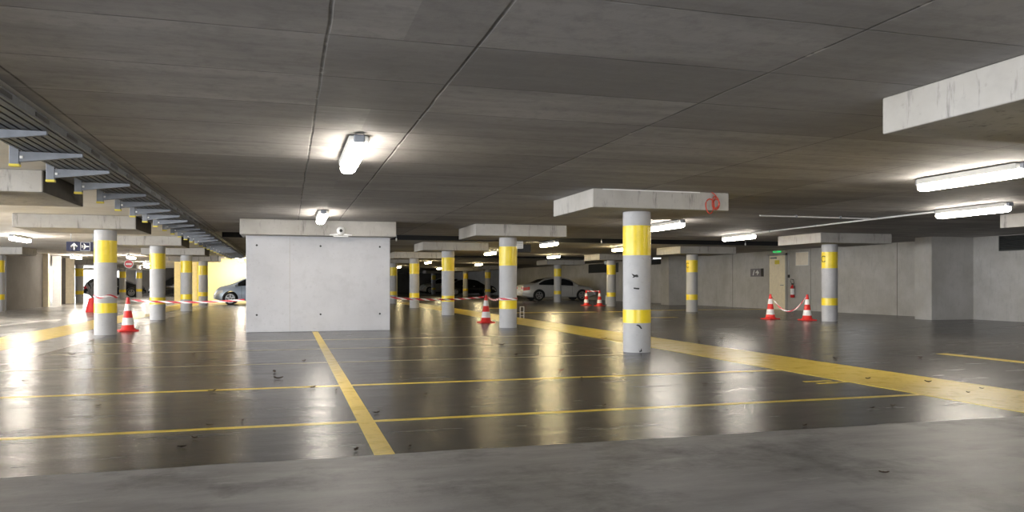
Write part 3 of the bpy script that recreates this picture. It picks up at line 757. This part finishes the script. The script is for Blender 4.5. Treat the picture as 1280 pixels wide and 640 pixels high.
obj('wall_hook', bbox(-0.06, 0, -0.04, 0.04, 0.40, 0.48, 0.004), M['galv'], t)
t = wallthing('wall_switch', 'black switch box with thin conduit on the wall right of the door', 'switch', 25.82, 1.3)
obj('case', bbox(-0.05, 0, -0.04, 0.04, -0.06, 0.06, 0.006), M['black'], t)
bm = bmesh.new(); tube(bm, [(-0.02, 0, 0.06), (-0.02, 0, 1.0*H)], 0.012, 8); obj('conduit_pipe', bm, M['housing'], t, 40)
def louvre(label, y0, y1, z0, z1):
    t = thing('vent_louvre', label, 'vent', (XR, (y0+y1)/2*H, z0*H)); hw = (y1-y0)/2*H; hh = (z1-z0)*H
    bm = bmesh.new(); box(bm, -0.02, 0, -hw, hw, 0, hh); obj('backing', bm, M['black'], t)
    bm = bmesh.new()
    n = max(3, int(hh/0.05))
    for k in range(n):
        z = (k+0.5)*hh/n; poly(bm, [(-0.06, -hw, z-0.022), (-0.02, -hw, z+0.012), (-0.02, -hw, z+0.018), (-0.06, -hw, z-0.016)], Vector((0, 2*hw, 0)))
    obj('slats', bm, M['louvre'], t)
    bm = bmesh.new()
    for a0, a1, c0, c1 in ((-hw-0.03, -hw, 0, hh), (hw, hw+0.03, 0, hh), (-hw-0.03, hw+0.03, -0.03, 0)): box(bm, -0.065, 0, a0, a1, c0, c1)
    obj('frame', bm, M['louvre'], t)
louvre('large dark louvre at the top of the right wall by the picture edge', 12.5, 16.55, 1.92, 2.30)
louvre('dark louvre high on the wall beyond the silver car', 42.0, 46.5, 1.72, 2.25)
louvre('dark louvre high on the wall behind the scuffed column', 35.2, 37.5, 2.05, 2.28)

# sprinkler heads hanging in the dark slots
spr = None
for k, (x, y, lab) in enumerate(((3.0, 22.4, 'sprinkler head in the dark ceiling slot right of the central wall'), (9.2, 22.0, 'sprinkler head in the dark slot right of the scuffed column'),
                            (14.2, 22.0, 'sprinkler head in the dark slot near the right wall'))):
    loc = (x*H, y*H, ZC+0.5)
    if spr is None:
        spr = thing('sprinkler', lab, 'sprinkler', loc, 0, 'sprinkler heads in the ceiling slot')
        bm = bmesh.new(); tube(bm, [(0, 0, 0), (0, 0, -0.50)], 0.012, 8); obj('drop_pipe', bm, M['galv'], spr, 40)
        bm = bmesh.new(); lathe(bm, [(0.012, -0.50), (0.03, -0.53), (0.008, -0.56), (0.03, -0.575), (0.03, -0.58)], 16); obj('head', bm, M['white'], spr, 40)
    else: copy_tree(spr, lab, loc)

# ------------------------------------------------------------------ cars
def interp(tab, x):
    if x <= tab[0][0]: return tab[0][1]
    for (a, b), (c, d) in zip(tab, tab[1:]):
        if x <= c:
            f = (x-a)/(c-a); f = f*f*(3-2*f)*0.35+f*0.65; return b+(d-b)*f
    return tab[-1][1]
def car(name, label, loc, rz, paint, top, belt, L, Wd, wheels, wr, sidewin, ws, rw, lights=True, shear=0.40):
    t = thing(name, label, 'car', loc, rz)
    hl = L/2
    def width(x): return Wd/2*(1-0.20*abs(x/hl)**5)
    def bot(x): return 0.20+0.12*max(0, abs(x/hl)-0.82)/0.18
    def sec(x):
        zt, zb, w = interp(top, x), bot(x), width(x); bl = min(interp(belt, x), zt-0.03)
        if zt > bl+0.08:
            wt = max(0.45*w, w*0.96-(zt-bl)*shear); upper = [(wt+0.035, zt-0.07), (wt-0.05, zt-0.018), (wt*0.55, zt+0.0), (0, zt+0.008)]
        else:
            upper = [(w*0.955, zt-0.018), (w*0.85, zt), (w*0.5, zt+0.015), (0, zt+0.02)]
        zm = zb+(bl-zb)*0.55
        return [(0, zb), (w*0.88, zb), (w*0.965, zb+0.05), (w*0.995, zm-0.12), (w, zm), (w*0.975, bl)]+upper
    xs = [-hl+L*k/72 for k in range(73)]
    bm = bmesh.new(); rings = []
    for x in xs:
        s = sec(x); pts = s+[(-y, z) for y, z in s[-2:0:-1]]
        rings.append([bm.verts.new((x, y, z)) for y, z in pts])
    n = len(rings[0])
    for a, b in zip(rings, rings[1:]):
        for i in range(n): bm.faces.new((a[i], a[(i+1) % n], b[(i+1) % n], b[i]))
    bm.faces.new(rings[0]); bm.faces.new(rings[-1][::-1])
    body = obj('body', bm, [paint, M['black']], t, 38)
    cb = bmesh.new()
    for wx in wheels: lathe(cb, [(wr*1.16, -Wd), (wr*1.16, Wd)], 36, axis='y', c=(wx, wr))
    for f in cb.faces: f.material_index = 1
    cut = obj('cutter', cb, [paint, M['black']], t)
    md = body.modifiers.new('arches', 'BOOLEAN'); md.operation = 'DIFFERENCE'; md.object = cut; md.solver = 'EXACT'
    bpy.context.view_layer.update()
    me = bpy.data.meshes.new_from_object(body.evaluated_get(bpy.context.evaluated_depsgraph_get()))
    body.modifiers.clear(); body.data = me; bpy.data.objects.remove(cut)
    def side_y(x, z):
        s = sec(x)
        for (y0, z0), (y1, z1) in zip(s, s[1:]):
            if z0 <= z <= z1 and z1 > z0: return y0+(y1-y0)*(z-z0)/(z1-z0)
        return s[-4][0]
    def side_patch(nm, x0, x1, lo, hi, m, s, off=0.006, n=14):
        bm = bmesh.new(); prev = None
        for k in range(n+1):
            x = x0+(x1-x0)*k/n; zs = [lo(x)+(max(hi(x), lo(x)+0.004)-lo(x))*j/4 for j in range(5)]
            cur = [bm.verts.new((x, s*(side_y(x, z)+off), z)) for z in zs]
            if prev:
                for j in range(4): bm.faces.new((prev[j], cur[j], cur[j+1], prev[j+1]))
            prev = cur
        return obj(nm, bm, m, t, 60)
    for s in (-1, 1):
        for (x0, x1) in sidewin:
            side_patch('side_window', x0, x1, lambda x: min(interp(belt, x), interp(top, x)-0.05)+0.02, lambda x: interp(top, x)-0.085, M['glass'], s)
    for nm, (x0, x1) in (('windscreen', ws), ('rear_window', rw)):
        bm = bmesh.new(); prev = None
        for k in range(11):
            x = x0+(x1-x0)*k/10; s = sec(x); w = s[-3][0]*0.95; z = interp(top, x)+0.008
            cur = [bm.verts.new((x, w*f, z+0.006*(1-f*f)+(-0.008 if abs(f) > 0.9 else 0))) for f in (-1, -0.6, 0, 0.6, 1)]
            if prev:
                for j in range(4): bm.faces.new((prev[j], cur[j], cur[j+1], prev[j+1]))
            prev = cur
        obj(nm, bm, M['glass'], t, 60)
    for wx in wheels:
        for s in (-1, 1):
            y = s*(Wd/2-0.115)
            bm = bmesh.new(); lathe(bm, [(wr*0.70, y-0.105), (wr*0.94, y-0.10), (wr, y-0.07), (wr, y+0.07), (wr*0.94, y+0.10), (wr*0.70, y+0.105)], 36, axis='y', c=(wx, wr))
            wh = obj('wheel', bm, M['rubber'], t, 40)
            bm = bmesh.new(); yo = y+s*0.107
            lathe(bm, [(wr*0.70, yo-s*0.01), (wr*0.70, yo+s*0.004), (wr*0.62, yo+s*0.004), (wr*0.62, yo-s*0.002)], 32, axis='y', c=(wx, wr))
            for k in range(5):
                a = 2*PI*k/5+0.3; ca, sa = math.cos(a), math.sin(a); q = wr*0.10
                poly(bm, [(wx+ca*0.04-sa*q, yo, wr+sa*0.04+ca*q), (wx+ca*wr*0.64-sa*q*0.7, yo, wr+sa*wr*0.64+ca*q*0.7), (wx+ca*wr*0.64+sa*q*0.7, yo, wr+sa*wr*0.64-ca*q*0.7), (wx+ca*0.04+sa*q, yo, wr+sa*0.04-ca*q)], Vector((0, s*0.008, 0)))
            obj('rim', bm, M['alloy'], wh)
    bl0 = lambda x: interp(belt, x)
    for s in (-1, 1):
        side_patch('tail_light', -hl+0.02, -hl+0.42, lambda x: min(bl0(x), interp(top, x))-0.25, lambda x: min(bl0(x), interp(top, x))-0.05, M['taillight'], s, 0.008, 6)
        side_patch('headlight', hl-0.45, hl-0.06, lambda x: min(bl0(x), interp(top, x))-0.20, lambda x: min(bl0(x), interp(top, x))-0.06, M['headlight'], s, 0.008, 6)
        obj('tail_light', bbox(-hl-0.012, -hl+0.02, min(s*0.42, s*0.72), max(s*0.42, s*0.72), 0.72, 0.86, 0.006), M['taillight'], t)
        mx = ws[0]+(ws[1]-ws[0])*0.72
        bm = bmesh.new(); box(bm, mx-0.06, mx+0.06, min(s*(Wd/2-0.02), s*(Wd/2+0.17)), max(s*(Wd/2-0.02), s*(Wd/2+0.17)), bl0(mx)-0.01, bl0(mx)+0.12); obj('mirror', bev(bm, 0.03, 3), paint, t, 40)
        for hx in (-0.72, 0.28):
            z = bl0(hx)-0.10; y = side_y(hx, z)
            obj('door_handle', bbox(hx-0.10, hx+0.10, min(s*(y-0.01), s*(y+0.025)), max(s*(y-0.01), s*(y+0.025)), z-0.015, z+0.015, 0.006), M['alloy'], t)
        # door shut lines
        for dx in (-0.35, 0.78):
            side_patch('door_seam', dx-0.006, dx+0.006, lambda x: 0.34, lambda x: bl0(x)-0.01, M['black'], s, 0.003, 1)
    obj('number_plate', bbox(-hl-0.014, -hl+0.01, -0.26, 0.26, 0.55, 0.66, 0.003), M['conewhite'], t)
    obj('bumper', bbox(-hl-0.03, -hl+0.12, -Wd*0.40, Wd*0.40, 0.30, 0.47, 0.03, 3), paint, t, 40)
    return t
SED_TOP = [(-2.44, 0.84), (-2.40, 0.97), (-2.2, 1.03), (-1.75, 1.07), (-1.55, 1.13), (-1.0, 1.37), (-0.6, 1.45), (-0.1, 1.475), (0.3, 1.45), (0.62, 1.37), (1.20, 1.05), (1.4, 0.99), (1.9, 0.92), (2.2, 0.82), (2.38, 0.68), (2.44, 0.56)]
SED_BELT = [(-2.44, 0.88), (-1.6, 0.98), (0, 0.95), (1.3, 0.89), (2.1, 0.78), (2.44, 0.52)]
silver_a = ground(647, 375.5); silver_b = at(759, silver_a.y, 372)
car('car', 'silver saloon car parked side on behind the far cones', (silver_a.x+2.42, 44.9*H, 0), 0, M['silver'], SED_TOP, SED_BELT, 4.88, 1.86, (-1.42, 1.46), 0.335,
    ((-1.42, -0.30), (-0.22, 0.86)), (0.52, 1.28), (-1.66, -0.98))
car('car', 'black saloon car parked deep in the dark right aisle', (12.85*H+2.4, 66.0*H, 0), 0, M['blackcar'], SED_TOP, SED_BELT, 4.88, 1.86, (-1.42, 1.46), 0.335,
    ((-1.42, -0.30), (-0.22, 0.86)), (0.52, 1.28), (-1.66, -0.98))
HAT_TOP = [(-2.12, 0.62), (-2.05, 0.95), (-1.95, 1.10), (-1.7, 1.32), (-1.3, 1.47), (-0.5, 1.53), (0.1, 1.51), (0.5, 1.40), (1.30, 1.04), (1.5, 0.99), (1.85, 0.90), (2.03, 0.74), (2.12, 0.52)]
HAT_BELT = [(-2.12, 0.95), (-1.2, 1.0), (0.4, 0.95), (1.3, 0.90), (1.9, 0.76), (2.12, 0.50)]
bl = at(268.5, 40.3*H, 370)
car('car', 'blue grey hatchback nose showing left of the central wall', (bl.x+2.12, 40.3*H, 0), PI, M['blue'], HAT_TOP, HAT_BELT, 4.24, 1.78, (-1.28, 1.32), 0.325,
    ((-1.45, -0.35), (-0.28, 0.95)), (0.42, 1.36), (-1.98, -1.50))
SUV_TOP = [(-2.3, 0.75), (-2.26, 1.10), (-2.1, 1.45), (-1.8, 1.66), (-0.8, 1.74), (0.1, 1.72), (0.5, 1.62), (1.15, 1.18), (1.3, 1.12), (1.9, 1.03), (2.2, 0.88), (2.3, 0.58)]
SUV_BELT = [(-2.3, 1.05), (-1.0, 1.1), (1.0, 1.06), (2.0, 0.92), (2.3, 0.56)]
pl = at(525.5, 82*H, 360)
car('car', 'pale car with its nose out at the end of the dark aisle', (pl.x+2.3, 82*H, 0), PI, M['pale'], SUV_TOP, SUV_BELT, 4.6, 1.88, (-1.35, 1.38), 0.36,
    ((-1.75, -0.40), (-0.32, 0.86)), (0.42, 1.22), (-2.2, -1.85))
wl = at(167, 65.0*H, 366)
car('car', 'black car by the far left columns, its wheel rim showing between them', (wl.x-1.32, 65.0*H, 0), 0, M['blackcar'], [(x, z*1.06) for x, z in HAT_TOP], HAT_BELT, 4.24, 1.80, (-1.28, 1.32), 0.36,
    ((-1.45, -0.35), (-0.28, 0.95)), (0.42, 1.36), (-1.98, -1.50))
pl = at(181, 66.5*H, 366)
car('car', 'black car right of the far left columns, next to the cream room', (pl.x+2.35, 68.3*H, 0), PI, M['blackcar'], SUV_TOP, SUV_BELT, 4.6, 1.88, (-1.35, 1.38), 0.36,
    ((-1.75, -0.40), (-0.32, 0.86)), (0.42, 1.22), (-2.2, -1.85))

# ------------------------------------------------------------------ fallen leaves
rnd = random.Random(11)
def leaf_bm(L, w, curl):
    bm = bmesh.new(); n = 8; rows = []
    for k in range(n+1):
        s = k/n; hw = w*math.sin(PI*min(1, s*0.96+0.02))**0.8*(1+0.35*math.sin(5*PI*s)); z = curl*(2*s-1)**2+0.004
        rows.append([bm.verts.new((L*(s-0.5), f*hw, z+abs(f)*curl*0.9)) for f in (-1, -0.5, 0, 0.5, 1)])
    for a, b in zip(rows, rows[1:]):
        for j in range(4): bm.faces.new((a[j], a[j+1], b[j+1], b[j]))
    ext = bmesh.ops.solidify(bm, geom=bm.faces[:], thickness=0.0015)
    return bm
kinds = []
for k in range(4):
    o = obj('dry_leaf', leaf_bm(0.075+0.012*k, 0.020+0.004*(k % 3), 0.012+0.006*(k % 2)), M['leaf'], None, 60); kinds.append(o)
first = set(); LEAVES = []
for i, (u, v, red) in enumerate(((31, 478, 0), (243, 549, 0), (227, 560, 0), (420, 489, 0), (391, 486, 0), (532, 494, 0), (471, 517, 0), (303, 527, 0), (262, 533, 0), (445, 564, 0), (512, 559, 0),
                            (701, 464, 1), (727, 474, 0), (755, 508, 0), (755, 424, 1), (627, 432, 0), (1090, 511, 0), (1116, 508, 0), (1085, 474, 0), (1160, 478, 0), (1210, 491, 0), (1150, 448, 0),
                            (1044, 449, 0), (939, 467, 0), (881, 481, 0), (1006, 533, 0), (1105, 592, 0), (348, 474, 0), (123, 508, 0), (343, 466, 0), (265, 490, 0), (90, 444, 0), (242, 443, 0), (380, 452, 0),
                            (1227, 486, 0), (902, 424, 0), (874, 428, 0), (645, 445, 0))):
    g = ground(u, v); k = i % 4
    if k not in first: o = kinds[k]; first.add(k)
    else: o = kinds[k].copy(); COL.objects.link(o)
    o.location = (g.x, g.y, 0.002); o.rotation_euler = (0, 0, rnd.uniform(0, 6.28)); s = rnd.uniform(0.4, 0.7)*(1.0 if g.y < 8 else 1.7); o.scale = (s, s, s)
    if red: o.data = o.data.copy(); o.data.materials[0] = M['leafred']
    LEAVES.append((u, g.x/H, g.y/H, red, o))
cells = {}
for u, x, y, red, o in LEAVES:
    row = ('on the pale foreground' if y < 4.57 else 'before the nearest bay line' if y < 5.72 else 'between the two bay lines' if y < 7.8 else
           'past the second bay line' if y < 10.2 else 'far off among the columns')
    part = ('left of the long line' if x < 0.5 else 'right of the long line' if x < 5.3 else 'on the broad stripe' if x < 6.7 else 'right of the broad stripe')
    if y < 4.57: part = 'at the right' if x > 2 else 'near the middle'
    cells.setdefault((row, part), []).append((u, red, o))
nth = ['leftmost', 'second from left', 'third from left', 'fourth from left', 'fifth from left', 'sixth from left', 'seventh from left', 'eighth from left', 'ninth from left', 'tenth from left']
for (row, part), items in cells.items():
    items.sort(key=lambda q: q[0])
    for k, (u, red, o) in enumerate(items):
        w = '' if len(items) == 1 else nth[k]+' '
        tag(o, '%s%s leaf %s, %s' % (w, 'reddish dry' if red else 'dark dry', row, part), 'leaf', 'dry leaves on the garage floor')
